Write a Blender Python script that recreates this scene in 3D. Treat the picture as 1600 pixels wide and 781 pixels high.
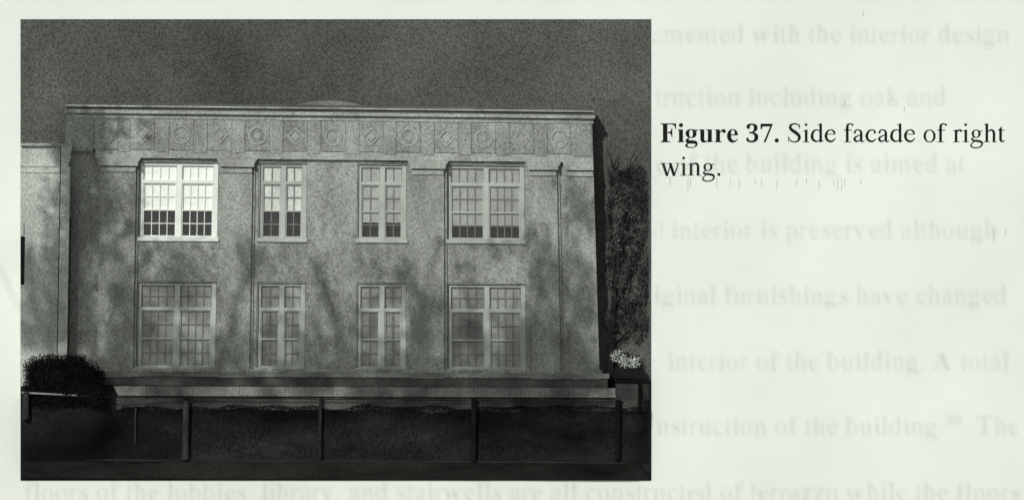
import bpy, bmesh, math, random
from mathutils import Vector, noise
random.seed(7)
R = math.radians
sc = bpy.context.scene
for o in list(bpy.data.objects): bpy.data.objects.remove(o)
C = sc.collection

# ---------------------------------------------------------------- camera, sky, sun, exposure
CD = 200.0                                   # camera distance from the page, metres
cam_d = bpy.data.cameras.new('camera'); cam = bpy.data.objects.new('camera', cam_d); C.objects.link(cam)
cam.location = (0, -CD, 0); cam.rotation_euler = (R(90), 0, 0)
cam_d.sensor_width = 36; cam_d.lens = 36 * CD / 40.0; cam_d.clip_end = 5000
sc.camera = cam
SUN_AZ, SUN_EL = R(25), R(30)                # to the left of the page's normal, above the horizon
S = Vector((-math.sin(SUN_AZ)*math.cos(SUN_EL), -math.cos(SUN_AZ)*math.cos(SUN_EL), math.sin(SUN_EL)))
w = bpy.data.worlds.new('World'); sc.world = w; w.use_nodes = True
wn, wl = w.node_tree.nodes, w.node_tree.links
bg = wn['Background']; bg.inputs[1].default_value = 0.07
sky = wn.new('ShaderNodeTexSky'); sky.sky_type = 'NISHITA'; sky.sun_disc = False
sky.sun_elevation = SUN_EL; sky.sun_rotation = math.atan2(S.x, S.y)
hs = wn.new('ShaderNodeHueSaturation'); hs.inputs['Saturation'].default_value = 0.08   # a black and white place
wl.new(sky.outputs[0], hs.inputs['Color']); wl.new(hs.outputs[0], bg.inputs[0])
sun_d = bpy.data.lights.new('sun', 'SUN'); sun_d.energy = 2.95; sun_d.angle = R(0.5); sun_d.color = (1, 0.995, 0.97)
sun = bpy.data.objects.new('sun', sun_d); C.objects.link(sun)
sun.rotation_euler = S.to_track_quat('Z', 'Y').to_euler(); sun.location = S * 120
sc.view_settings.view_transform = 'Standard'; sc.view_settings.look = 'None'
sc.view_settings.gamma = 1; sc.view_settings.exposure = 0.0; sc.view_settings.use_curve_mapping = False
sc.cycles.max_bounces = 5; sc.cycles.transparent_max_bounces = 24

# ---------------------------------------------------------------- where things stand
def at(x, y, d):                             # a point of the page grid (40 units to the metre) d metres in front of the sheet
    k = (CD - d) / CD
    return Vector(((x - 800) / 40 * k, -d, (390.5 - y) / 40 * k))
def lean(u):
    pts = [(32, -.018), (400, -.016), (680, 0), (830, .012), (935, .03)]
    if u <= pts[0][0]: return pts[0][1]
    for (a, ga), (b, gb) in zip(pts, pts[1:]):
        if u <= b: return ga + (gb - ga) * (u - a) / (b - a)
    return pts[-1][1] 
def W(u, v, d):                              # the facade leans and its courses run slightly downhill
    x = 32.0 if u <= 32.5 else u + (v - 420) * lean(u)
    return at(x, v + (0.011 - 0.0000155 * (v - 180)) * (u - 520), d)

# ---------------------------------------------------------------- materials
TINT = (0.94, 1.0, 0.91)
def g(v): return (v * TINT[0], v * TINT[1], v * TINT[2], 1)
def mat(name, a, b, scale=0.6, fine=0.25, dots=0.75, rough=0.9, stretch=(1, 1, 1), bump=0.0):
    """grey between a and b in soft blotches, fine grain, and the printer's diagonal dot screen"""
    m = bpy.data.materials.new(name); m.use_nodes = True
    n, l = m.node_tree.nodes, m.node_tree.links
    bs = n['Principled BSDF']; bs.inputs['Roughness'].default_value = rough
    bs.inputs['Specular IOR Level'].default_value = 0.05
    geo = n.new('ShaderNodeNewGeometry')
    mp = n.new('ShaderNodeMapping'); mp.inputs['Scale'].default_value = stretch; l.new(geo.outputs['Position'], mp.inputs['Vector'])
    nz = n.new('ShaderNodeTexNoise'); nz.inputs['Scale'].default_value = scale; nz.inputs['Detail'].default_value = 4
    nz.inputs['Roughness'].default_value = 0.6; l.new(mp.outputs[0], nz.inputs['Vector'])
    mr = n.new('ShaderNodeMapRange'); mr.inputs['From Min'].default_value = 0.32; mr.inputs['From Max'].default_value = 0.68
    l.new(nz.outputs['Fac'], mr.inputs['Value'])
    mx = n.new('ShaderNodeMix'); mx.data_type = 'RGBA'; mx.inputs['A'].default_value = g(a); mx.inputs['B'].default_value = g(b)
    l.new(mr.outputs[0], mx.inputs['Factor'])
    fn = n.new('ShaderNodeTexNoise'); fn.inputs['Scale'].default_value = 13; fn.inputs['Detail'].default_value = 3; l.new(geo.outputs['Position'], fn.inputs['Vector'])
    def math_(op, x, y=None):
        q = n.new('ShaderNodeMath'); q.operation = op
        for i, s in enumerate((x, y)):
            if s is None: continue
            if isinstance(s, (int, float)): q.inputs[i].default_value = s
            else: l.new(s, q.inputs[i])
        return q.outputs[0]
    sx = n.new('ShaderNodeSeparateXYZ'); l.new(geo.outputs['Position'], sx.inputs[0])
    k = 2 * math.pi / (3.45 / 40)                        # dots on a 45 degree screen
    wob = n.new('ShaderNodeTexNoise'); wob.inputs['Scale'].default_value = 3; l.new(geo.outputs['Position'], wob.inputs['Vector'])
    wv = math_('MULTIPLY', wob.outputs['Fac'], 3.0)
    p = math_('ADD', math_('MULTIPLY', sx.outputs['X'], k), wv)
    q = math_('ADD', math_('MULTIPLY', sx.outputs['Z'], k), wv)
    dot = math_('MULTIPLY', math_('SINE', p), math_('SINE', q))
    f = math_('ADD', math_('MULTIPLY', dot, dots), 1.0)
    f2 = math_('ADD', math_('MULTIPLY', math_('SUBTRACT', fn.outputs['Fac'], 0.5), fine * 4), 1.0)
    ff = math_('MAXIMUM', math_('MULTIPLY', f, f2), 0.05)
    vm = n.new('ShaderNodeVectorMath'); vm.operation = 'SCALE'
    l.new(mx.outputs['Result'], vm.inputs[0]); l.new(ff, vm.inputs['Scale'])
    l.new(vm.outputs[0], bs.inputs['Base Color'])
    if bump:
        bp = n.new('ShaderNodeBump'); bp.inputs['Strength'].default_value = bump; bp.inputs['Distance'].default_value = 0.04
        l.new(fn.outputs['Fac'], bp.inputs['Height']); l.new(bp.outputs[0], bs.inputs['Normal'])
    return m
STONE = mat('weathered limestone', .19, .355, .55, .48, stretch=(1.7, 1, .7), bump=.3)
WING = mat('pale limestone', .32, .52, .4, .4, bump=.3)
TRIM = mat('limestone mouldings', .24, .40, .6, .4)
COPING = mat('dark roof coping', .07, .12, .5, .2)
COPINGL = mat('grey roof light', .13, .21, .5, .4)
PLINTH = mat('base course stone', .09, .32, .35, .4, bump=.3)
DARKST = mat('dark base stone with painted shade', .06, .12, .8, .25)  # the recess's shade below the base moulding is put into this colour
PAINT = mat('pale painted window wood', .36, .48, .8, .12, .35, rough=.6)
PAINT1 = mat('window wood with painted glare', .70, .80, .8, .08, .2, rough=.6)  # glare of one upper window put into its wood colour
MUNT = mat('glazing bar paint', .16, .24, .8, .12, .3, rough=.6)
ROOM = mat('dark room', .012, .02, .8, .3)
SKY = mat('dark printed sky', .05, .125, .10, .6, .9)
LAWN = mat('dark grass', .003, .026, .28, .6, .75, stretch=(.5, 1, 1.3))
BAND = mat('ground strip with painted sun patches', .004, .085, .4, .5, .75, stretch=(.45, 1, 1.4))  # lighter blotches paint the dappled sun lying on the walk
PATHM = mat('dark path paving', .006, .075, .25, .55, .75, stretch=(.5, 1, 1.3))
LEAF = mat('dark shrub leaves', .006, .013, 1.5, .4)
TLEAF2 = mat('greyish tree leaves', .03, .15, .5, .5)
TLEAF = mat('tree leaves', .016, .075, .55, .4)
BARK = mat('dark bark', .012, .025, 1.5, .4)
BLOSSOM = mat('pale blossom', .38, .7, 5, .3)
POSTM = mat('lighter grey post', .024, .050, 1.2, .3)
POSTD = mat('dark post', .004, .010, 1.2, .3)  # posts of one fence get lighter, middle and dark tones
POSTG = mat('grey post', .011, .024, 1.2, .4)
RAILM = mat('dark iron rail', .012, .02, 1.2, .3)
RAILP = mat('rail with painted sunlight', .22, .34, 1.2, .3)  # lit left end of the same rail, sunlight put into the colour
BOXM = mat('dark planter wood', .008, .014, 1.2, .3)
GROUND = mat('grey ground', .18, .24, .1, .1, 0)
def blind_mat(name, a, b): return mat(name, a, b, .9, .25, .5, stretch=(1, 1, .8))
BL = [mat('white blind with painted glare', .84, .93, .9, .12, .22), blind_mat('pale blind', .52, .72), blind_mat('grey blind', .30, .42), blind_mat('dull blind', .27, .38)]  # first blind whitened further to carry its window's glare
BLO = [blind_mat('darker lower blind', .12, .34), blind_mat('plain lower blind', .20, .44)]  # left half of each lower window gets the darker blind
PAPER = mat('white paper', .75, .83, .12, .045, 0)
def ink(name, col, alpha=1.0):
    m = bpy.data.materials.new(name); m.use_nodes = True; n, l = m.node_tree.nodes, m.node_tree.links
    bs = n['Principled BSDF']; bs.inputs['Roughness'].default_value = .8; bs.inputs['Specular IOR Level'].default_value = .1
    nz = n.new('ShaderNodeTexNoise'); nz.inputs['Scale'].default_value = 14
    mx = n.new('ShaderNodeMix'); mx.data_type = 'RGBA'; mx.inputs['A'].default_value = g(col * .8); mx.inputs['B'].default_value = g(col * 1.2)
    ge = n.new('ShaderNodeNewGeometry'); l.new(ge.outputs['Position'], nz.inputs['Vector'])
    l.new(nz.outputs['Fac'], mx.inputs['Factor']); l.new(mx.outputs['Result'], bs.inputs['Base Color'])
    if alpha < 1: bs.inputs['Alpha'].default_value = alpha
    return m
INK = ink('black printing ink', .011)
GHOST = ink('print showing through from the sheet below', .42, .0125)
SMUDGE = ink('faint scratch marks', .34, .4)
GLASS = bpy.data.materials.new('window glass'); GLASS.use_nodes = True
gn, gl = GLASS.node_tree.nodes, GLASS.node_tree.links
gn.remove(gn['Principled BSDF'])
tr = gn.new('ShaderNodeBsdfTransparent'); tr.inputs[0].default_value = (1, 1, 1, 1)
gs = gn.new('ShaderNodeBsdfGlossy'); gs.inputs['Roughness'].default_value = .08; 
ms = gn.new('ShaderNodeMixShader'); ms.inputs[0].default_value = .04; gl.new(tr.outputs[0], ms.inputs[1]); gl.new(gs.outputs[0], ms.inputs[2])
gl.new(ms.outputs[0], gn['Material Output'].inputs['Surface'])

# ---------------------------------------------------------------- helpers
def tag(o, label=None, cat=None, group=None, kind=None):
    for k, v in (('label', label), ('category', cat), ('group', group), ('kind', kind)):
        if v: o[k] = v
    return o
def empty(name, loc):
    o = bpy.data.objects.new(name, None); o.location = loc; C.objects.link(o); return o
class MB:
    def __init__(s): s.v = []; s.f = []
    def hexa(s, p):
        n = len(s.v); s.v += p
        s.f += [tuple(n + i for i in q) for q in ((0, 1, 2, 3), (7, 6, 5, 4), (0, 4, 5, 1), (1, 5, 6, 2), (2, 6, 7, 3), (3, 7, 4, 0))]
    def box(s, u0, u1, v0, v1, d0, d1, fn=W, tl=0, tr=0):
        """block from u0..u1, v0 (top)..v1 (bottom), depth d0..d1; tl/tr widen its top"""
        n = max(1, int((u1 - u0) / 90))
        for i in range(n):
            a, b = u0 + (u1 - u0) * i / n, u0 + (u1 - u0) * (i + 1) / n
            ta = a - (tl if i == 0 else 0); tb = b + (tr if i == n - 1 else 0)
            s.hexa([fn(ta, v0, d1), fn(tb, v0, d1), fn(b, v1, d1), fn(a, v1, d1), fn(ta, v0, d0), fn(tb, v0, d0), fn(b, v1, d0), fn(a, v1, d0)])
        return s
    def tube(s, a, b, ra, rb, n=8):
        a, b = Vector(a), Vector(b); z = (b - a).normalized(); x = z.orthogonal().normalized(); y = z.cross(x)
        k = len(s.v)
        for p, r in ((a, ra), (b, rb)):
            for i in range(n):
                t = 2 * math.pi * i / n; s.v.append(p + (x * math.cos(t) + y * math.sin(t)) * r)
        for i in range(n): s.f.append((k + i, k + (i + 1) % n, k + n + (i + 1) % n, k + n + i))
        s.f.append(tuple(k + i for i in range(n))[::-1]); s.f.append(tuple(k + n + i for i in range(n)))
        return s
    def leaf(s, p, r):
        n = Vector((random.gauss(0, 1), random.gauss(0, 1), random.gauss(0, 1))).normalized(); a = n.orthogonal().normalized() * r
        b = n.cross(a) * .55; k = len(s.v); s.v += [p + a, p + b, p - a, p - b]; s.f.append((k, k + 1, k + 2, k + 3))
    def build(s, name, m, parent=None, smooth=False):
        me = bpy.data.meshes.new(name)
        org = parent.matrix_world.translation.copy() if parent else Vector()
        if parent:
            q = parent; org = Vector()
            while q: org += q.location; q = q.parent
        me.from_pydata([tuple(Vector(v) - org) for v in s.v], [], s.f); me.materials.append(m)
        bm = bmesh.new(); bm.from_mesh(me); bmesh.ops.recalc_face_normals(bm, faces=bm.faces); bm.to_mesh(me); bm.free()
        if smooth:
            for p in me.polygons: p.use_smooth = True
        o = bpy.data.objects.new(name, me); C.objects.link(o)
        if parent: o.parent = parent
        return o

# ---------------------------------------------------------------- the sheet of paper and the ground below it
gm = MB(); n0 = len(gm.v)
gm.v += [Vector((x, y, -19)) for x, y in ((-3000, -3000), (3000, -3000), (3000, 3000), (-3000, 3000))]; gm.f.append((0, 1, 2, 3))
tag(gm.build('ground', GROUND), kind='structure')
page = empty('printed_page', (0, 0, -19))
tag(page, 'huge white sheet of paper with a black figure caption right of the picture', 'page')
MB().box(-300, 1900, -150, 1149, -.12, 0, at).build('sheet', PAPER, page)

# lettering ------------------------------------------------------
ADV = dict(zip('abcdefghijklmnopqrstuvwxyz', [444,500,444,500,444,333,500,500,278,278,500,278,778,500,500,500,500,333,389,278,500,500,722,500,500,444]))
ADV.update({'A': 722, 'F': 556, 'S': 556, 'T': 611, ' ': 250, '.': 250, ',': 250, '3': 500, '6': 500, '7': 500})
ADVB = dict(zip('abcdefghijklmnopqrstuvwxyz', [500,556,444,556,444,333,500,556,278,333,556,278,833,556,500,556,556,444,389,333,556,500,722,500,500,444]))
ADVB.update({'A': 722, 'F': 611, 'S': 556, 'T': 667, ' ': 250, '.': 250, ',': 250, '3': 500, '6': 500, '7': 500})
_cache = {}
def font_glyph(c, bold):
    if (c, bold) in _cache: return _cache[c, bold]
    cp = c
    if 'A' <= c <= 'Z': cp = chr(0x1D400 + ord(c) - 65)
    elif 'a' <= c <= 'z': cp = chr(0x1D41A + ord(c) - 97)
    elif '0' <= c <= '9': cp = chr(0x1D7CE + ord(c) - 48)
    k = bpy.data.curves.new('letter', 'FONT'); k.body = cp; k.resolution_u = 3
    q = bpy.data.objects.new('letter', k); C.objects.link(q)
    bpy.context.view_layer.update(); me = q.to_mesh()
    key = {}; idx = []; V = []
    for v in me.vertices:
        kk = (round(v.co.x, 4), round(v.co.y, 4))
        if kk not in key: key[kk] = len(V); V.append((v.co.x, v.co.y))
        idx.append(key[kk])
    F = [tuple(idx[i] for i in p.vertices) for p in me.polygons]
    q.to_mesh_clear(); bpy.data.objects.remove(q); bpy.data.curves.remove(k)
    F = [f for f in F if len(set(f)) == len(f)]
    if c in '367': V = [(x * .9, y * .935) for x, y in V]
    if not bold and c not in 'A36':                      # thin the bold stems to book weight
        s = ADV[c] / ADVB[c]; V = [(x * s, y) for x, y in V]; cnt = {}
        for f in F:
            ar = sum(V[f[i]][0] * V[f[(i + 1) % len(f)]][1] - V[f[(i + 1) % len(f)]][0] * V[f[i]][1] for i in range(len(f)))
            ff = f if ar > 0 else f[::-1]
            for i in range(len(ff)): e = (ff[i], ff[(i + 1) % len(ff)]); cnt[e] = 1
        Bd = [e for e in cnt if (e[1], e[0]) not in cnt]; N = {}
        for a, b in Bd:
            dx = V[b][0] - V[a][0]; dy = V[b][1] - V[a][1]; q = math.hypot(dx, dy) or 1
            for i in (a, b): p = N.get(i, (0, 0)); N[i] = (p[0] + dy / q, p[1] - dx / q)
        O = list(V)
        for i, p in N.items():
            nx = p[0] / (math.hypot(*p) or 1)
            if abs(nx) < .2: continue
            sg = -1 if nx > 0 else 1; x0, y0 = V[i]; y0 += 1e-4; t = 9
            for a, b in Bd:
                ya, yb = V[a][1], V[b][1]
                if (ya - y0) * (yb - y0) < 0:
                    d = (V[a][0] + (V[b][0] - V[a][0]) * (y0 - ya) / (yb - ya) - x0) * sg
                    if .006 < d < t: t = d
            if .03 < t < .24: O[i] = (V[i][0] + sg * (t - .03) * .25 * min(1, abs(nx) * 1.5), V[i][1])
        V = O
    _cache[c, bold] = (V, F); return V, F
# book-weight letters drawn stroke by stroke: ('r', x0,x1,y0,y1) bar, ('p', x0,y0,x1,y1,w) slanted bar, ('c', pts(x,y,w)) swelling curve, ('d', x,y,r) dot, ('o', cx,cy,rx,ry,ix,iy) ring, ('q', points) polygon
def foot(x0, x1): return ('r', x0, x1, 0, 22)
G = {
 'o': [('o', 250, 225, 221, 236, 136, 206)],
 'c': [('c', [(375,362,40),(335,424,46),(262,444,30),(150,405,54),(70,235,88),(118,92,76),(228,32,62),(325,55,44),(408,130,16)]), ('d', 362, 352, 44)],
 'e': [('r', 90, 402, 274, 300), ('c', [(384,290,44),(368,372,62),(300,434,44),(238,446,28),(135,400,52),(70,245,88),(112,98,78),(220,32,64),(325,55,46),(418,150,16)])],
 'a': [('c', [(76,350,44),(120,425,42),(196,446,30),(280,415,54),(313,335,78),(313,90,78),(330,35,50),(375,24,30),(440,62,16)]), ('d', 84, 350, 42),
       ('c', [(310,274,22),(170,218,34),(85,158,62),(80,95,80),(135,38,56),(205,40,36),(300,96,20)])],
 'd': [('r', 340, 424, 40, 650), ('q', [(424,640),(424,683),(410,683),(270,640),(270,625),(340,622)]), ('q', [(340,72),(340,-12),(352,-12),(491,38),(491,54),(424,66)]),
       ('c', [(348,392,16),(295,438,26),(228,444,34),(120,385,64),(72,225,90),(108,98,80),(205,36,54),(285,42,30),(348,88,16)])],
 'h': [('r', 75, 158, 0, 660), ('q', [(158,640),(158,683),(146,683),(9,640),(9,624),(75,622)]), foot(9, 225), ('c', [(158,380,16),(215,428,38),(280,440,52),(350,400,74),(374,310,82),(374,180,82),(374,0,82)]), foot(312, 487)],
 'n': [('r', 80, 163, 0, 430), ('q', [(163,420),(163,460),(150,460),(16,415),(16,400),(80,398)]), foot(18, 230), ('c', [(163,380,16),(220,428,38),(285,440,52),(353,400,74),(376,310,82),(376,180,82),(376,0,82)]), foot(314, 487)],
 'i': [('r', 97, 180, 0, 430), ('q', [(180,420),(180,460),(168,460),(20,415),(20,400),(97,398)]), foot(16, 255), ('d', 135, 632, 51)],
 'r': [('r', 80, 163, 0, 430), ('q', [(163,420),(163,460),(150,460),(8,415),(8,400),(80,398)]), foot(5, 245), ('c', [(163,372,16),(205,425,40),(262,440,44),(300,425,60)]), ('d', 292, 412, 43)],
 'f': [('c', [(145,0,84),(145,300,84),(145,520,84),(165,620,68),(225,664,34),(300,655,34)]), foot(20, 285), ('r', 21, 310, 420, 450), ('d', 335, 628, 42)],
 't': [('c', [(112,450,84),(112,250,84),(112,110,84),(130,48,64),(185,28,40),(268,68,14)]), ('q', [(70,425),(154,425),(154,579),(144,579),(60,470),(13,438),(13,425)]), ('r', 26, 255, 420, 450)],
 'g': [('o', 232, 308, 165, 152, 84, 126), ('q', [(330,420),(470,420),(470,388),(360,388)]),
       ('c', [(150,186,24),(92,140,36),(78,98,48),(140,62,62),(290,46,72),(415,12,74),(450,-55,56),(395,-150,38),(240,-202,30),(105,-180,40),(44,-118,44),(72,-50,28),(165,22,22)])],
 'w': [('p', 58, 450, 208, -10, 92), ('p', 240, -10, 372, 420, 32), ('p', 318, 450, 462, -10, 92), ('p', 492, -10, 640, 440, 34), ('q', [(208,-14),(268,-14),(262,40)]), ('q', [(462,-14),(520,-14),(512,40)]),
       ('r', 18, 215, 430, 450), ('r', 268, 455, 430, 450), ('r', 555, 698, 430, 450)],
 'S': [('c', [(462,500,16),(435,590,26),(355,652,34),(270,664,36),(160,628,60),(118,545,86),(165,455,98),(290,365,108),(410,265,104),(450,160,88),(395,50,56),(285,12,34),(180,30,34),(100,95,26),(56,205,14)]),
       ('q', [(448,676),(466,676),(470,480),(452,480)]), ('q', [(44,-14),(62,-14),(66,205),(46,205)])],
 '.': [('d', 125, 42, 56)],
}
def cr(p, n=6):
    out = []
    for i in range(len(p) - 1):
        a, b, c, d = p[max(i - 1, 0)], p[i], p[i + 1], p[min(i + 2, len(p) - 1)]
        for j in range(n):
            t = j / n
            out.append(tuple(.5 * (2 * b[k] + (c[k] - a[k]) * t + (2 * a[k] - 5 * b[k] + 4 * c[k] - d[k]) * t * t + (3 * b[k] - a[k] - 3 * c[k] + d[k]) * t ** 3) for k in range(3)))
    return out + [p[-1]]
def drawn_glyph(c):
    if ('drawn', c) in _cache: return _cache['drawn', c]
    V, F = [], []
    def poly(pts): n = len(V); V.extend(pts); F.append(tuple(range(n, n + len(pts))))
    for st in G[c]:
        k = st[0]
        if k == 'r':
            x0, x1, y0, y1 = st[1:]; e = 6 if x1 - x0 < 120 else 0; x0 -= e; x1 += e; y1 += 3; poly([(x0, y0), (x1, y0), (x1, y1), (x0, y1)])
        elif k == 'p': x0, y0, x1, y1, wd = st[1:]; wd += 13; poly([(x0, y0), (x0 + wd, y0), (x1 + wd, y1), (x1, y1)])
        elif k == 'q': poly(st[1])
        elif k == 'd': poly([(st[1] + st[3] * math.cos(t * math.pi / 8), st[2] + st[3] * math.sin(t * math.pi / 8)) for t in range(16)])
        elif k == 'o':
            _, cx, cy, rx, ry, ix, iy = st; ix -= 5; iy -= 6; N = 32
            ring = [((cx + rx * math.cos(t), cy + ry * math.sin(t)), (cx + ix * math.cos(t + .12), cy + iy * math.sin(t + .12))) for t in (2 * math.pi * i / N for i in range(N))]
            for i in range(N): a, b = ring[i], ring[(i + 1) % N]; poly([a[0], b[0], b[1], a[1]])
        else:
            P = cr(st[1]); L = []
            for i, (x, y, wd) in enumerate(P):
                wd += 13
                a, b = P[max(i - 1, 0)], P[min(i + 1, len(P) - 1)]; dx, dy = b[0] - a[0], b[1] - a[1]; q = math.hypot(dx, dy) or 1
                L.append(((x - dy / q * wd / 2, y + dx / q * wd / 2), (x + dy / q * wd / 2, y - dx / q * wd / 2)))
            for a, b in zip(L, L[1:]): poly([a[0], a[1], b[1], b[0]])
    V = [(x / 1000, y / 1000) for x, y in V]
    _cache['drawn', c] = (V, F); return V, F
def width(s, bold=False): return sum((ADVB if bold else ADV)[c] for c in s) / 1000
def text(mb, s, style, x, y, em, d, track=1.0, xmin=-1e9):
    for c in s:
        if c != ' ' and x > xmin:
            V, F = drawn_glyph(c) if style == 'drawn' else font_glyph(c, style == 'bold')
            if style == 'bold' and c == '.': V, F = [(.125 + .077 * math.cos(t * math.pi / 8), .064 + .077 * math.sin(t * math.pi / 8)) for t in range(16)], [tuple(range(16))]
            n = len(mb.v); mb.v += [at(x + a * em, y - b * em, d) for a, b in V]; mb.f += [tuple(i + n for i in f) for f in F]
        x += (ADVB if style == 'bold' else ADV)[c] / 1000 * em * track
    return x
def flat(mb, name, m, parent):
    me = bpy.data.meshes.new(name); org = Vector(parent.location)
    me.from_pydata([tuple(v - org) for v in mb.v], [], mb.f); me.materials.append(m)
    o = bpy.data.objects.new(name, me); C.objects.link(o); o.parent = parent; return o
mb = MB(); x = text(mb, 'Figure 37.', 'bold', 1031, 222.5, 43.4, .004)
flat(mb, 'caption_number', INK, page)
mb = MB(); text(mb, 'Side facade of right', 'drawn', 1229.5, 222.5, 43.4, .004); flat(mb, 'caption_line', INK, page)
mb = MB(); text(mb, 'wing.', 'drawn', 1031, 274.5, 43.4, .004); flat(mb, 'caption_line', INK, page)
BLUR = tuple((a * 1.2, b * 1.2) for a, b in ((0, 0), (1.6, .3), (-1.6, -.2), (.4, 1.6), (-.3, -1.6), (2.8, -1.2), (-2.7, 1.3), (1.4, 2.4), (-1.5, -2.4), (3.4, 1.6), (-3.5, -.8), (.2, 3.4), (-.4, -3.3)))
ghosts = [('ornamented with the interior design', 68, 1578), ('construction including oak and', 166, 1479), ('outside of the building is aimed at', 270, 1508),
          ('and interior is preserved although', 373, 1558), ('original furnishings have changed', 475, 1574), ('interior of the building. A total', 578, 1577),
          ('construction of the building.', 679, 1476)]
for s, y, xr in ghosts:
    mb = MB()
    for k, (ox, oy) in enumerate(BLUR):
        em = 43.4
        x0 = xr - width(s) * em
        text(mb, s, 'book', x0 + ox, y + oy, em, .003 + .001 * k, xmin=1016)
    flat(mb, 'show_through_line', GHOST, page)
for s, x, y, em in (('36', 1477, 664, 26), ('The', 1526, 679, 43.4)):
    mb = MB()
    for k, (ox, oy) in enumerate(BLUR): text(mb, s, 'book', x + ox, y + oy, em, .003 + .001 * k)
    flat(mb, 'show_through_word', GHOST, page)
mb = MB(); s = 'floors of the lobbies, library, and stairwells are all constructed of terrazzo while the floors'
tk = (1594 - 37) / (width(s) * 43.4)
for k, (ox, oy) in enumerate(BLUR):
    text(mb, s, 'book', 37 + ox, 782 + oy, 43.4, .003 + .001 * k, track=tk)
flat(mb, 'show_through_line', GHOST, page)
mb = MB()
for x, y, h in ((1047,284,14),(1075,288,20),(1079,286,14),(1120,286,16),(1141,285,12),(1155,288,18),(1180,284,12),(1190,286,14),(1214,288,18),(1245,285,12),(1260,284,10),(1280,290,16),(1303,286,12),(1309,288,20),(1315,288,20),(1320,286,14),(1345,284,8),(1320,160,12),(1553,368,22),(1571,364,12),(1349,22,8),(1413,172,10)):
    n = len(mb.v); mb.v += [at(x - .5, y - h / 2, .002), at(x + .7, y - h / 2, .002), at(x + .3, y + h / 2, .002), at(x - .6, y + h / 2, .002)]; mb.f.append((n, n + 1, n + 2, n + 3))
tag(flat(mb, 'scratch_marks', SMUDGE, page), kind='stuff')

# ---------------------------------------------------------------- sky and ground of the picture
tag(MB().box(32, 1017.5, 30.5, 749, .0, .02, at).build('sky', SKY), kind='structure')
def interp(t, pts):
    if t <= pts[0][0]: return pts[0][1]
    for (a, p), (b, q) in zip(pts, pts[1:]):
        if t <= b: return p + (q - p) * (t - a) / (b - a)
    return pts[-1][1]
def depth(x, y):
    d = interp(y, [(585, .86), (604, .95), (622, 1.04), (640, 1.09), (716, 1.14), (721, 1.17), (750, .04)])
    dl = interp(y, [(585, 1.2), (612, 1.5), (640, 1.8), (690, 1.75), (750, .04)])
    k = min(1, max(0, (x - 135) / 60)); k = k * k * (3 - 2 * k)
    d = dl * (1 - k) + d * k
    d += .03 * noise.noise(Vector((x * .02, y * .06, 0))) if 590 < y < 740 else 0
    return max(.03, min(d, .03 + (1017.5 - x) / 40 / .47))
def sheet(name, y0, y1, m, off=0, x0=32, x1=1017.5, ny=20, nx=110, top=None):
    mb = MB()
    for j in range(ny + 1):
        for i in range(nx + 1):
            x = x0 + (x1 - x0) * i / nx; t0 = top(x) if top else y0; y = t0 + (y1 - t0) * j / ny
            mb.v.append(at(x, y, depth(x, y) + off))
    for j in range(ny):
        for i in range(nx):
            a = j * (nx + 1) + i; mb.f.append((a, a + 1, a + nx + 2, a + nx + 1))
    # side walls back to the paper so that the ground is a solid bed
    edge = [j * (nx + 1) for j in range(ny + 1)], [j * (nx + 1) + nx for j in range(ny + 1)]
    for e, xx in zip(edge, (x0, x1)):
        k = len(mb.v)
        for q in e: v = mb.v[q]; mb.v.append(Vector((v.x, -.021, v.z)))
        for i in range(len(e) - 1): mb.f.append((e[i], e[i + 1], k + i + 1, k + i))
    k = len(mb.v)
    for i in range(nx + 1): v = mb.v[i]; mb.v.append(Vector((v.x, -.021, v.z)))
    for i in range(nx): mb.f.append((i, i + 1, k + i + 1, k + i))
    o = mb.build(name, m, smooth=True)
    for p in o.data.polygons: p.use_smooth = p.index < ny * nx
    return o
def lawn_top(x): return interp(x, [(32, 600), (955, 607), (958, 594), (1017.5, 593)])
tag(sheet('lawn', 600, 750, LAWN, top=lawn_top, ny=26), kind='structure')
def strip(name, x0, x1, ya, yb, m, off, ragged=0):
    mb = MB(); n = int((x1 - x0) / 8); ny = 4
    for j in range(ny + 1):
        for i in range(n + 1):
            x = x0 + (x1 - x0) * i / n; wob = 1.2 * noise.noise(Vector((x * .03, j * .1, 3)))
            y = ya + (yb - ya) * j / ny + (x - 520) * .005 + wob + ragged * j / ny * (noise.noise(Vector((x * .017, 1, 3))) + .5 * noise.noise(Vector((x * .09, 4, 3))))
            y = min(y, 749.3); mb.v.append(at(x, y, depth(x, y) + off))
    for j in range(ny):
        for i in range(n): a = j * (n + 1) + i; mb.f.append((a, a + 1, a + n + 2, a + n + 1))
    return tag(mb.build(name, m), kind='structure')
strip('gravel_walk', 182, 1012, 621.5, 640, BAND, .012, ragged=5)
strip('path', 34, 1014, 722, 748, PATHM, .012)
strip('bare_ground', 962, 1014, 597, 622, mat('bare soil', .02, .07, .8, .3), .014)
kb = MB()
for i in range(30):
    a, b = 34 + i * 32.5, 34 + (i + 1) * 32.5
    def K(x, y, d): return at(x, y + (x - 520) * .005, depth(x, y) + d)
    kb.hexa([K(a, 718.5, .05), K(b, 718.5, .05), K(b, 721.5, .05), K(a, 721.5, .05), K(a, 718.5, -.1), K(b, 718.5, -.1), K(b, 721.5, -.1), K(a, 721.5, -.1)])
tag(kb.build('kerb', mat('dark kerb stone', .015, .03, .8, .3)), kind='structure')
gb = MB()
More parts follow.
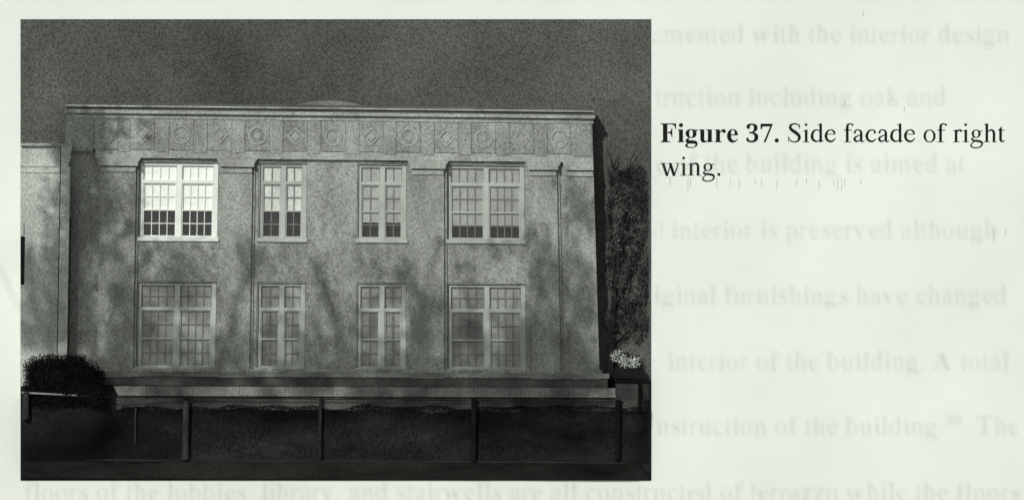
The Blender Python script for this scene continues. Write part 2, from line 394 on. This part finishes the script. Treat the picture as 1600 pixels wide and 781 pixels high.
for i in range(17000):
    x = random.uniform(34, 1013); y = random.uniform(645, 717) if i < 8000 else 634 + random.expovariate(1 / 5.0) + 9 * (noise.noise(Vector((x * .02, 9, 1))) + .3)
    if y > 717 or (i >= 8000 and x < 190): continue
    if i < 8000 and noise.noise(Vector((x * .02, y * .04, 8))) < -.15: continue
    p = at(x, y, depth(x, y)); h = random.uniform(.05, .12); a = random.uniform(-.05, .05); n = len(gb.v)
    gb.v += [p + Vector((-.012, 0, 0)), p + Vector((.012, 0, 0)), p + Vector((a, -.07, h))]; gb.f.append((n, n + 1, n + 2))
tag(gb.build('grass', mat('grass blades', .004, .018, .6, .4)), 'short dark grass on the bank before the building', 'grass', kind='stuff')

# ---------------------------------------------------------------- main building
B = empty('stone_building', W(520, 618, .5)); bpy.context.view_layer.update()
tag(B, 'two storey stone wing with four tall window bays and a medallion frieze', 'building')
WALLD, PIERD = .80, .98
WIN = [(215, 339, 4, 0), (402, 478, 2, 1), (557, 635, 2, 2), (698, 821, 4, 3)]       # u0, u1, panes across one half, blind
UP, LO = (255, 378), (441, 580)
def wall(u0, u1, v0, v1, openings):
    mb = MB(); us = sorted({u0, u1} | {a for o in openings for a in o[:2]})
    for a, b in zip(us, us[1:]):
        ops = sorted([o for o in openings if o[0] <= a and o[1] >= b], key=lambda o: o[2]); v = v0
        for o in ops:
            if o[2] > v: mb.box(a, b, v, o[2], .3, WALLD)
            v = o[3]
        if v1 > v: mb.box(a, b, v, v1, .3, WALLD)
    return mb.build('wall', STONE, B)
def ops(*ws): return [(a, b, c, d) for a, b, _, _ in ws for c, d in (UP, LO)]
wall(100, 154, 240, 600, [])
wall(210, 343, 250, 590, ops(WIN[0]))
wall(392, 643, 250, 590, ops(WIN[1], WIN[2]))
wall(694, 829, 250, 590, ops(WIN[3]))
wall(873, 889, 250, 590, [])
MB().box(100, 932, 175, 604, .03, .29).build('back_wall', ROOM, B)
# piers with flared and moulded heads
for a, b in ((154, 210), (343, 392), (643, 694), (829, 873), (889, 932)):
    p = MB().box(a, b, 262.4, 590, .3, PIERD).build('pilaster', STONE, B)
    last = b == 932; first = a == 154
    h = MB().box(a, b, 250, 262, .3, PIERD + .03, tl=7, tr=0 if last else 7)
    h.build('capital', TRIM, p)
    if not last: MB().box(b + .15, b + 4.2, 264, 575.5, .79, .87).build('pilaster_margin', STONE, p)
    MB().box(a - 2.5, b + (0 if last else 2.5), 256.5, 262.2, PIERD + .031, PIERD + .14).build('moulding', TRIM, p)
    MB().box(a + .8, b - .8, 265, 271.5, PIERD + .001, PIERD + .06).build('moulding', TRIM, p)
# entablature
MB().box(146, 932, 238, 249.8, .3, .95).build('architrave', TRIM, B)
MB().box(98, 932, 189, 237.8, .3, .942).build('frieze', STONE, B)
ring_me = None
cx = 162; kinds = 0
centers = [162, 219, 280, 340, 399, 459, 519, 579, 638, 698, 757, 818, 878]
for i, c in enumerate(centers):
    fp = MB().box(c - 18.5, c + 18.5, 191, 236.6, .943, .972).build('frieze_panel', STONE, B)
    m = MB()
    if i % 2 == 1:                                       # lozenge on a sunk field
        for r0, r1, d in ((14, 11, 1.004), (7, 0, 1.0)):
            for q in range(4):
                t0, t1 = math.pi / 2 * q, math.pi / 2 * (q + 1)
                def P(r, t, dd): return W(c + r * math.cos(t), 213.5 + r * math.sin(t), dd)
                m.hexa([P(r0, t0, d), P(r0, t1, d), P(max(r1, .01), t1, d), P(max(r1, .01), t0, d), P(r0, t0, .973), P(r0, t1, .973), P(max(r1, .01), t1, .973), P(max(r1, .01), t0, .973)])
            m.build('lozenge_carving' if r1 else 'boss', TRIM, fp); m = MB()
    else:
        for r0, r1, d in ((14.5, 11.5, 1.004), (5, 0, 1.004)):
            for q in range(20):
                t0, t1 = 2 * math.pi * q / 20, 2 * math.pi * (q + 1) / 20
                def P(r, t, dd): return W(c + r * math.cos(t), 213.5 + r * math.sin(t), dd)
                m.hexa([P(r0, t0, d), P(r0, t1, d), P(max(r1, .01), t1, d), P(max(r1, .01), t0, d), P(r0, t0, .973), P(r0, t1, .973), P(max(r1, .01), t1, .973), P(max(r1, .01), t0, .973)])
            m.build('roundel_carving' if r1 else 'boss', TRIM, fp); m = MB()
edges = [100] + [c for c in centers] + [932]
for i in range(len(centers) + 1):
    a = centers[i - 1] + 19.8 if i else 100; b = centers[i] - 19.8 if i < len(centers) else 930.5
    if b - a > 4: MB().box(a, b, 189.5, 240.4, .943, .98).build('frieze_block', STONE, B)
MB().box(97, 937, 175.8, 181, .3, 1.12).build('cornice', TRIM, B)
MB().box(99, 934, 181.2, 188.8, .3, .975).build('bed_moulding', TRIM, B)
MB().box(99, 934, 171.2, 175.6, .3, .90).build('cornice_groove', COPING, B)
MB().box(98, 935, 168.2, 171, .3, 1.0).build('upper_moulding', STONE, B)
MB().box(100, 928, 164.6, 168, .3, .9).build('coping', COPING, B)
rb = MB()                                                # low curved roof light behind the parapet
prev = None
for i in range(16):
    t0, t1 = i / 16, (i + 1) / 16
    def hh(t): return 164 - 6.5 * math.sin(math.pi * t) ** .8
    a, b = 462 + 100 * t0, 462 + 100 * t1
    rb.hexa([W(a, hh(t0), .7), W(b, hh(t1), .7), W(b, 165, .7), W(a, 165, .7), W(a, hh(t0), .3), W(b, hh(t1), .3), W(b, 165, .3), W(a, 165, .3)])
rb.build('roof_light', COPINGL, B)
# base
MB().box(155, 936, 576, 581, .79, .965).build('sill_course', STONE, B)
MB().box(152, 947, 581.3, 589, .3, .985).build('base_moulding', PLINTH, B)
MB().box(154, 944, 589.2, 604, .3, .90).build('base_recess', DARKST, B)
for i in range(11):
    a = 160 + i * 72.4
    MB().box(a, a + 71.8, 604.2, 619, .3, 1.06).build('plinth_block', PLINTH, B)
# windows -------------------------------------------------
pane_cache = {}
def window(u0, u1, v0, v1, n, bl, upper):
    fr = PAINT1 if (bl == 0 and upper) else PAINT
    f = MB()
    f.box(u0 + 2.5, u0 + 6.5, v0 + 2.5, v1 - 6, .45, .68).box(u1 - 7.5, u1 - .5, v0 + 2.5, v1 - 6, .45, .70)
    f.box(u0 + 6.6, u1 - 7.6, v0 + 3.2, v0 + 6, .45, .68)
    mid = (u0 + u1) / 2 + 1
    f.box(mid - 4, mid + 4, v0 + 6.1, v1 - 6, .45, .69)
    tv = v0 + 28.5 if upper else v0 + 40
    for a, b in ((u0 + 6.6, mid - 4.1), (mid + 4.1, u1 - 7.6)): f.box(a, b, tv, tv + 5, .45, .68)
    wo = f.build('window', fr, B)
    o = MB().box(u0 + .4, u0 + 2, v0 + .3, v1 - 5, .5, .76).box(u0 + 2.1, u1 - 1.2, v0 + .3, v0 + 2, .5, .76)
    o.build('outer_frame', TRIM, wo)
    MB().box(u0 - 1, u1 + 1.5, v1 - 5.8, v1 + .6, .31, .88).build('sill', fr, wo)
    rows = [(v0 + 6.1, tv)] if upper else [(v0 + 6.1, (v0 + 6.1 + tv) / 2), ((v0 + 6.1 + tv) / 2, tv)]
    lo = tv + 5; step = (v1 - 6 - lo) / 4
    sash = [(lo + step * i, lo + step * (i + 1)) for i in range(4)]
    mun = MB(); drop = sash[2][0] - .5 if bl < 2 else sash[3][0] - (1 if bl == 3 else 4)
    for h, (a, b) in enumerate(((u0 + 6.6, mid - 4.1), (mid + 4.1, u1 - 7.6))):
        s = MB()                                         # sash frame
        s.box(a, a + 1.8, lo, v1 - 6, .47, .645).box(b - 1.8, b, lo, v1 - 6, .47, .645)
        s.box(a + 1.9, b - 1.9, lo, lo + 1.3, .47, .645).box(a + 1.9, b - 1.9, v1 - 8.2, v1 - 6, .47, .645)
        s.box(a + 1.9, b - 1.9, sash[2][0] - 1.1, sash[2][0] + 1.1, .47, .655)
        s.build('sash', fr, wo)
        for ri, (ra, rb_) in enumerate(rows + sash):
            ins = 0 if ri < len(rows) else 1.9
            cw = (b - a - 2 * ins) / n
            for c in range(n):
                pa = a + ins + c * cw; pb = pa + cw
                MB().box(pa + .5, pb - .5, ra + .6, rb_ - .6, .575, .58).build('pane', GLASS, wo)
                if c: mun.box(pa - .6, pa + .6, ra + .9, rb_ - .9, .581, .61)
            if ri not in (0, len(rows), len(rows) + 2): mun.box(a + ins, b - ins, ra - .7, ra + .7, .581, .611)
        if upper:
            MB().box(a + .3, b - .3, v0 + 6.2, drop, .545, .56).build('blind', BL[bl], wo)
        else:
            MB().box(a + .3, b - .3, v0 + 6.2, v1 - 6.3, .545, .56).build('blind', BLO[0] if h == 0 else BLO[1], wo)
    mun.build('glazing_bars', MUNT if not (bl == 0 and upper) else PAINT1, wo)
    return wo
for a, b, n, bl in WIN:
    window(a, b, *UP, n, bl, True); window(a, b, *LO, n, bl, False)

# ---------------------------------------------------------------- neighbouring wing at the left edge
L = empty('stone_wing', W(60, 612, .6)); bpy.context.view_layer.update()
tag(L, 'paler projecting stone wing cut off by the left edge of the picture', 'building')
WD = 1.4
mb = MB().box(32, 91, 233, 374, .03, WD).box(38.5, 91, 374, 448, .03, WD).box(32, 91, 448, 625, .03, WD)
mb.build('wall', WING, L)
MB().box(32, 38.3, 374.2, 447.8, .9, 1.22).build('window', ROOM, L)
MB().box(32, 36, 352, 373, WD + .001, WD + .05).build('window_hood', WING, L)
MB().box(32, 110, 228.6, 232.8, .03, WD + .16).build('coping', TRIM, L)
MB().box(32, 90, 262, 264.5, WD + .001, WD + .04).build('string_course', WING, L)
MB().box(32, 90, 272.5, 274.5, WD + .001, WD + .04).build('string_course', WING, L)
p = MB().box(92.4, 107, 264, 625, .03, WD + .13).build('pilaster', WING, L)
MB().box(92.2, 107, 233, 246, .03, WD + .14, tr=3).build('capital', WING, p)
MB().box(92.2, 103, 246.2, 263.8, .03, WD + .1, tr=6).build('capital_neck', WING, p)
MB().box(108.5, 110.2, 345, 600, .6, 1.02).build('drainpipe', DARKST, L)

# ---------------------------------------------------------------- fence of posts and rail in front
F = empty('post_and_rail_fence', at(520, 717, 1.3)); bpy.context.view_layer.update()
tag(F, 'low dark rail on widely spaced posts crossing the grass before the building', 'fence')
posts = [(40, 1.98, 614, 654, 5, POSTM), (290, 1.28, 625, 717, 5, POSTM), (500, 1.26, 621, 717, 2.7, POSTG), (740, 1.26, 623, 719, 4.5, POSTD), (965, 1.20, 626, 719, 4.5, POSTD)]
def ry(x): return interp(x, [(32, 613), (155, 619.5), (1017, 628)])
def rd(x): return interp(x, [(40, 1.98), (290, 1.32), (965, 1.24), (1017, .2)])
for i, (x, d, y0, y1, r, m) in enumerate(posts):
    lean_ = random.uniform(-1, 1)
    po = MB().tube(at(x + 1, y0, d), at(x, y1, d), r / 40, r / 40 * 1.02, 12).build('post', m, F)
    if i == 1: po['label'] = 'pale grey post'
    MB().tube(at(x + 1, y0 - 2.6, d), at(x + 1, y0 - .05, d), r / 40 * .6, r / 40 * 1.12, 12).build('post_cap', POSTD if i else POSTM, po)
xs = [34, 155, 284, 296, 495, 505, 734, 746, 960, 970, 1003]
for a, b, m in ((34, 157, RAILP), (158, 284, RAILM), (296, 495.4, RAILM), (504.6, 734, RAILM), (746, 960, RAILM), (970, 1002, RAILM)):
    q = MB().tube(at(a, ry(a), rd(a)), at(b, ry(b), rd(b)), .02 if m is RAILM else .04, .02 if m is RAILM else .03, 8).build('rail', m, F)
    if m is RAILP: q['label'] = 'pale end of the rail, its sunlight painted in'
tag(MB().tube(at(212, 640, 1.2), at(211, 692, 1.2), .028, .03, 8).tube(at(212, 637, 1.2), at(212, 640, 1.2), .045, .045, 8).build('stake', POSTM), 'thin short grey stake in the dark grass left of the pale post', 'stake')

# ---------------------------------------------------------------- plants
def foliage(blobs, count, r, clip=None):
    mb = MB(); tot = sum(b[3] for b in blobs)
    for c, rad, sq, wt in blobs:
        for _ in range(int(count * wt / tot)):
            v = Vector((random.gauss(0, 1), random.gauss(0, 1), random.gauss(0, 1))).normalized() * (random.random() ** .45)
            p = c + Vector((v.x * rad, v.y * rad * sq, v.z * rad))
            if clip and not clip(p): continue
            mb.leaf(p, r * random.uniform(.6, 1.4))
    return mb
XL, XR = at(33.5, 0, 1.7).x, at(1013, 0, .2).x
SB = empty('evergreen_shrub', at(100, 640, 1.7)); bpy.context.view_layer.update()
tag(SB, 'wide dark rounded bush under the pale rail at the foot of the wing', 'shrub')
blobs = [(at(x, y, 1.7), .28, .7, 1.6) for x in range(46, 158, 9) for y in range(int(interp(x, [(40, 574), (60, 563), (130, 563), (160, 590)])), 636, 9)]
for i in range(90):
    x = random.uniform(44, 160); top = interp(x, [(36, 572), (50, 562), (70, 552), (122, 552), (130, 560), (150, 562), (156, 574), (164, 580)])
    y = random.uniform(top + 9, 634); rr = random.uniform(8, 13)
    blobs.append((at(x, y, random.uniform(1.6, 1.8)), rr / 40, .6, 1))
foliage(blobs, 36000, .036, lambda p: p.x > XL and p.y > -1.93).build('foliage', LEAF, SB)
st = MB()
for i in range(9): st.tube(at(70 + i * 8, 648, 1.7), at(50 + i * 13, 575 + abs(i - 4) * 4, 1.7), .03, .01, 6)
st.build('stem', BARK, SB)
PB = empty('planter_box', at(985, 596, .45)); bpy.context.view_layer.update()
tag(PB, 'dark low box holding the pale flowering bush right of the building', 'planter')
MB().box(958, 1004, 577.5, 591, .22, .62, at).build('box_body', BOXM, PB)
MB().box(956.5, 1005.5, 575, 577.3, .2, .64, at).build('rim', BOXM, PB)
for x in (962, 1000): MB().box(x - 2, x + 2, 591.2, 597, .25, .58, at).build('leg', BOXM, PB)
FB = empty('flowering_bush', at(978, 575, .42)); bpy.context.view_layer.update()
tag(FB, 'small pale flowering bush standing in the dark box right of the building', 'bush')
foliage([(at(964, 556, .42), .27, .6, 1.2), (at(975, 563, .5), .24, .6, .8), (at(991, 565, .5), .26, .6, 1), (at(982, 570, .5), .3, .6, .6)], 800, .034, lambda p: p.z > at(0, 574.5, .42).z).build('blossom', BLOSSOM, FB)
foliage([(at(965, 557, .34), .32, .4, 1), (at(980, 560, .34), .3, .4, 1), (at(992, 563, .34), .3, .4, 1)], 700, .04, lambda p: p.x < XR and p.z > at(0, 574.5, .42).z).build('foliage', LEAF, FB)
st = MB()
for i in range(5): st.tube(at(975 + i * 2, 575, .42), at(960 + i * 9, 556, .42), .015, .006, 5)
st.build('stem', BARK, FB)
# tree beside the right end
T = empty('broadleaf_tree', at(962, 600, .42)); bpy.context.view_layer.update()
tag(T, 'dark tree with steep forking limbs beside the right end of the building', 'tree')
tk_ = MB(); cr_ = []
def limb(x0, y0, x1, y1, r0, r1, d0=.25, d1=.2, k=0):
    n = 5; prev = at(x0, y0, d0)
    for i in range(1, n + 1):
        t = i / n; x = x0 + (x1 - x0) * t + random.uniform(-1.6, 1.6) * (i < n); y = y0 + (y1 - y0) * t
        x = min(x, 1005); p = at(x, y, d0 + (d1 - d0) * t + random.uniform(-.04, .04))
        tk_.tube(prev, p, (r0 + (r1 - r0) * (t - 1 / n)) / 40, (r0 + (r1 - r0) * t) / 40, 7); prev = p
        if k: cr_.append((x, y))
limb(954, 602, 957, 520, 6, 5); limb(957, 520, 961, 440, 5, 4.2)
limb(961, 440, 952, 330, 3.2, 1.2, k=1); limb(961, 445, 972, 370, 3.6, 2.4, k=1); limb(972, 370, 985, 250, 2.2, .7, k=1); limb(972, 372, 1002, 290, 2.2, .8, k=1)
limb(959, 480, 996, 400, 3, 1.4, k=1); limb(996, 400, 1008, 330, 1.4, .6, k=1); limb(958, 510, 1006, 455, 2.4, .8, k=1); limb(952, 330, 957, 262, 1.2, .5, k=1); limb(964, 430, 978, 300, 1.6, .6, k=1); limb(956, 540, 996, 505, 1.8, .7, k=1)
for i in range(110):
    x, y = random.choice(cr_); limb(x, y, max(947, x + random.uniform(-26, 26)), y - random.uniform(8, 34), .8, .3, d1=.2 + random.uniform(-.1, .2))
tk_.build('trunk', BARK, T)
blobs = []
for i in range(170):
    y = random.uniform(262, 600); x = random.uniform(946, 1015)
    if y > 535 and x > 948: y = random.uniform(300, 535)
    if y < 300 and random.random() < .4: continue
    blobs.append((at(x, y, random.uniform(.1, .34)), random.uniform(6, 16) / 40, .3, 1))
xb = at(946, 0, .5).x
foliage(blobs, 13000, .042, lambda p: xb < p.x and p.x - .47 * p.y < XR + .02 and -.45 < p.y < -.035).build('crown', TLEAF2, T)

# spreading tree beyond the left edge of the frame; its crown dapples the stone
O = empty('spreading_tree', (-33, -18, -19)); bpy.context.view_layer.update()
tag(O, 'tall spreading tree standing out of frame left, its leafy limbs shading the facade', 'tree')
shade = [(125,212,24,1),(120,250,26,1),(128,300,26,.8),(130,350,24,.9),(128,400,24,.8),(125,460,24,.9),(130,520,26,1),(160,210,16,.9),(190,200,14,.5),
 (175,350,18,.8),(205,358,16,1),(185,410,14,.5),(180,470,16,.6),(195,530,20,1),(175,570,24,1),(95,420,14,.8),(92,480,16,.9),(85,540,18,1),
 (376,470,12,.6),(366,505,13,.7),(352,545,15,.8),(375,570,14,.8),(498,425,10,.6),(506,450,11,.7),(515,478,12,.8),(526,508,13,.8),(538,538,14,.9),(545,568,15,.9),
 (652,435,13,.7),(658,470,15,.9),(662,505,18,1),(664,545,22,1),(655,580,16,1),(845,425,14,.7),(850,465,13,.7),(848,510,14,.8),(840,555,18,1),
 (775,392,13,.7),(800,390,12,.9),(822,382,10,.7),(735,535,17,.8),(722,495,11,.7),(790,565,14,.7),(905,560,20,.9),(915,500,13,.6),(900,590,16,.9),(235,505,12,.5),(245,545,13,.6),(420,560,10,.6),
 (250,612,18,.7),(300,615,14,.6),(430,612,12,.8),(570,615,14,.7),(640,612,16,.8),(700,614,18,.9),(760,614,18,1),(820,612,18,1),(870,614,16,.9),(200,600,16,.7),(600,590,16,.8),(690,590,15,.8),(450,592,14,.7),(320,592,10,.5),(505,590,12,.8)]
shade += [(x + random.uniform(-8, 8), random.uniform(572, 604), random.uniform(10, 20), random.uniform(.5, 1)) for x in range(170, 945, 17)]
shade += [(random.uniform(160, 930), random.uniform(400, 600) , random.uniform(20, 32), random.uniform(.2, .45)) for _ in range(60)]
shade += [(random.uniform(170, 930), random.uniform(520, 600), random.uniform(16, 26), random.uniform(.3, .6)) for _ in range(45)]
shade += [(x, y, 16, .8) for x, y in ((60, 470), (75, 510), (50, 540), (95, 370), (100, 400), (98, 440), (102, 500), (60, 420))]
shade += [(x, 612, 14, .9) for x in range(560, 960, 16)]
shade += [(random.uniform(830, 935), random.uniform(300, 600), random.uniform(16, 26), random.uniform(.25, .5)) for _ in range(22)]
shade += [(random.uniform(100, 210), random.uniform(190, 600), random.uniform(14, 24), random.uniform(.25, .5)) for _ in range(30)]
shade += [(random.uniform(640, 930), random.uniform(470, 600), random.uniform(14, 26), random.uniform(.3, .5)) for _ in range(22)]
shade += [(x, 600, 16, 1) for x in range(880, 960, 14)] + [(x, y, 20, .7) for x in range(40, 160, 24) for y in (430, 480, 530)]
shade += [(150, y, 18, .9) for y in range(250, 400, 22)]
shade += [(110, y, 22, 1) for y in range(192, 270, 22)] + [(150, 196, 14, 1), (150, 215, 20, 1), (172, 196, 12, .8), (196, 200, 11, .5), (224, 205, 12, .4), (560, 400, 12, .3), (700, 390, 12, .4), (230, 400, 14, .4), (300, 420, 14, .4), (420, 420, 12, .3)]
def hang(x, y):                              # where a leaf must hang, just above the view, to shade this spot of wall
    if y >= 608: y += 7
    P = at(x, y, WALLD); return P + S * ((17.5 - P.z) / S.z)
lv = MB(); ends = []
for x, y, r, dn in shade:
    c = hang(x, y) + Vector((0, 0, random.uniform(0, .5)))
    for _ in range(int(4.6 * dn * (r / 40) ** 2 * 3.14 / .03)):
        g1 = random.gauss(0, .45) * r; g2 = random.gauss(0, .85) * r
        v = Vector(((g1 + .22 * g2) / 40, random.gauss(0, .3), -g2 / 40)); 
        if (x - 800) / 40 + v.x < -18.95: continue
        lv.leaf(hang(x, y) + v, random.uniform(.08, .16))
    ends.append(c)
lv.build('crown', TLEAF, O)
tk = MB(); base = Vector((-33, -18, -19)); fork = Vector((-32.4, -18, 19))
tk.tube(base, Vector((-32.8, -18, 2)), .9, .7, 12).tube(Vector((-32.8, -18, 2)), fork, .7, .35, 12)
for pts, rad in (([(486,405),(506,455),(524,510),(552,600)], .09), ([(440,395),(470,440),(500,520)], .08), ([(690,385),(668,450),(660,520),(652,600)], .1), ([(630,400),(655,470),(672,560)], .1),
                 ([(860,360),(850,430),(844,500),(838,600)], .15), ([(395,420),(372,480),(350,590)], .13), ([(250,380),(205,430),(180,500),(172,600)], .14), ([(215,350),(165,400),(140,470)], .12),
                 ([(110,360),(98,430),(88,560)], .16), ([(590,385),(575,440),(580,600)], .06), ([(720,440),(742,520),(750,600)], .08), ([(905,470),(898,600)], .1), ([(800,460),(786,600)], .07), ([(330,380),(345,450),(340,600)], .06), ([(445,500),(430,600)], .06)):
    q = [hang(*p) for p in pts]; rad *= .62
    for i_, (a, b) in enumerate(zip(q, q[1:])): tk.tube(a, b, rad * (1 - .12 * i_), rad * (1 - .12 * (i_ + 1)), 7)
    ends.append(q[0])
nodes = [fork]
for c in sorted(ends, key=lambda c: c.x):
    near = min((n for n in nodes), key=lambda n: (n - c).length); tk.tube(near, c, .022, .018, 5); nodes.append(c)
tk.build('trunk', BARK, O)
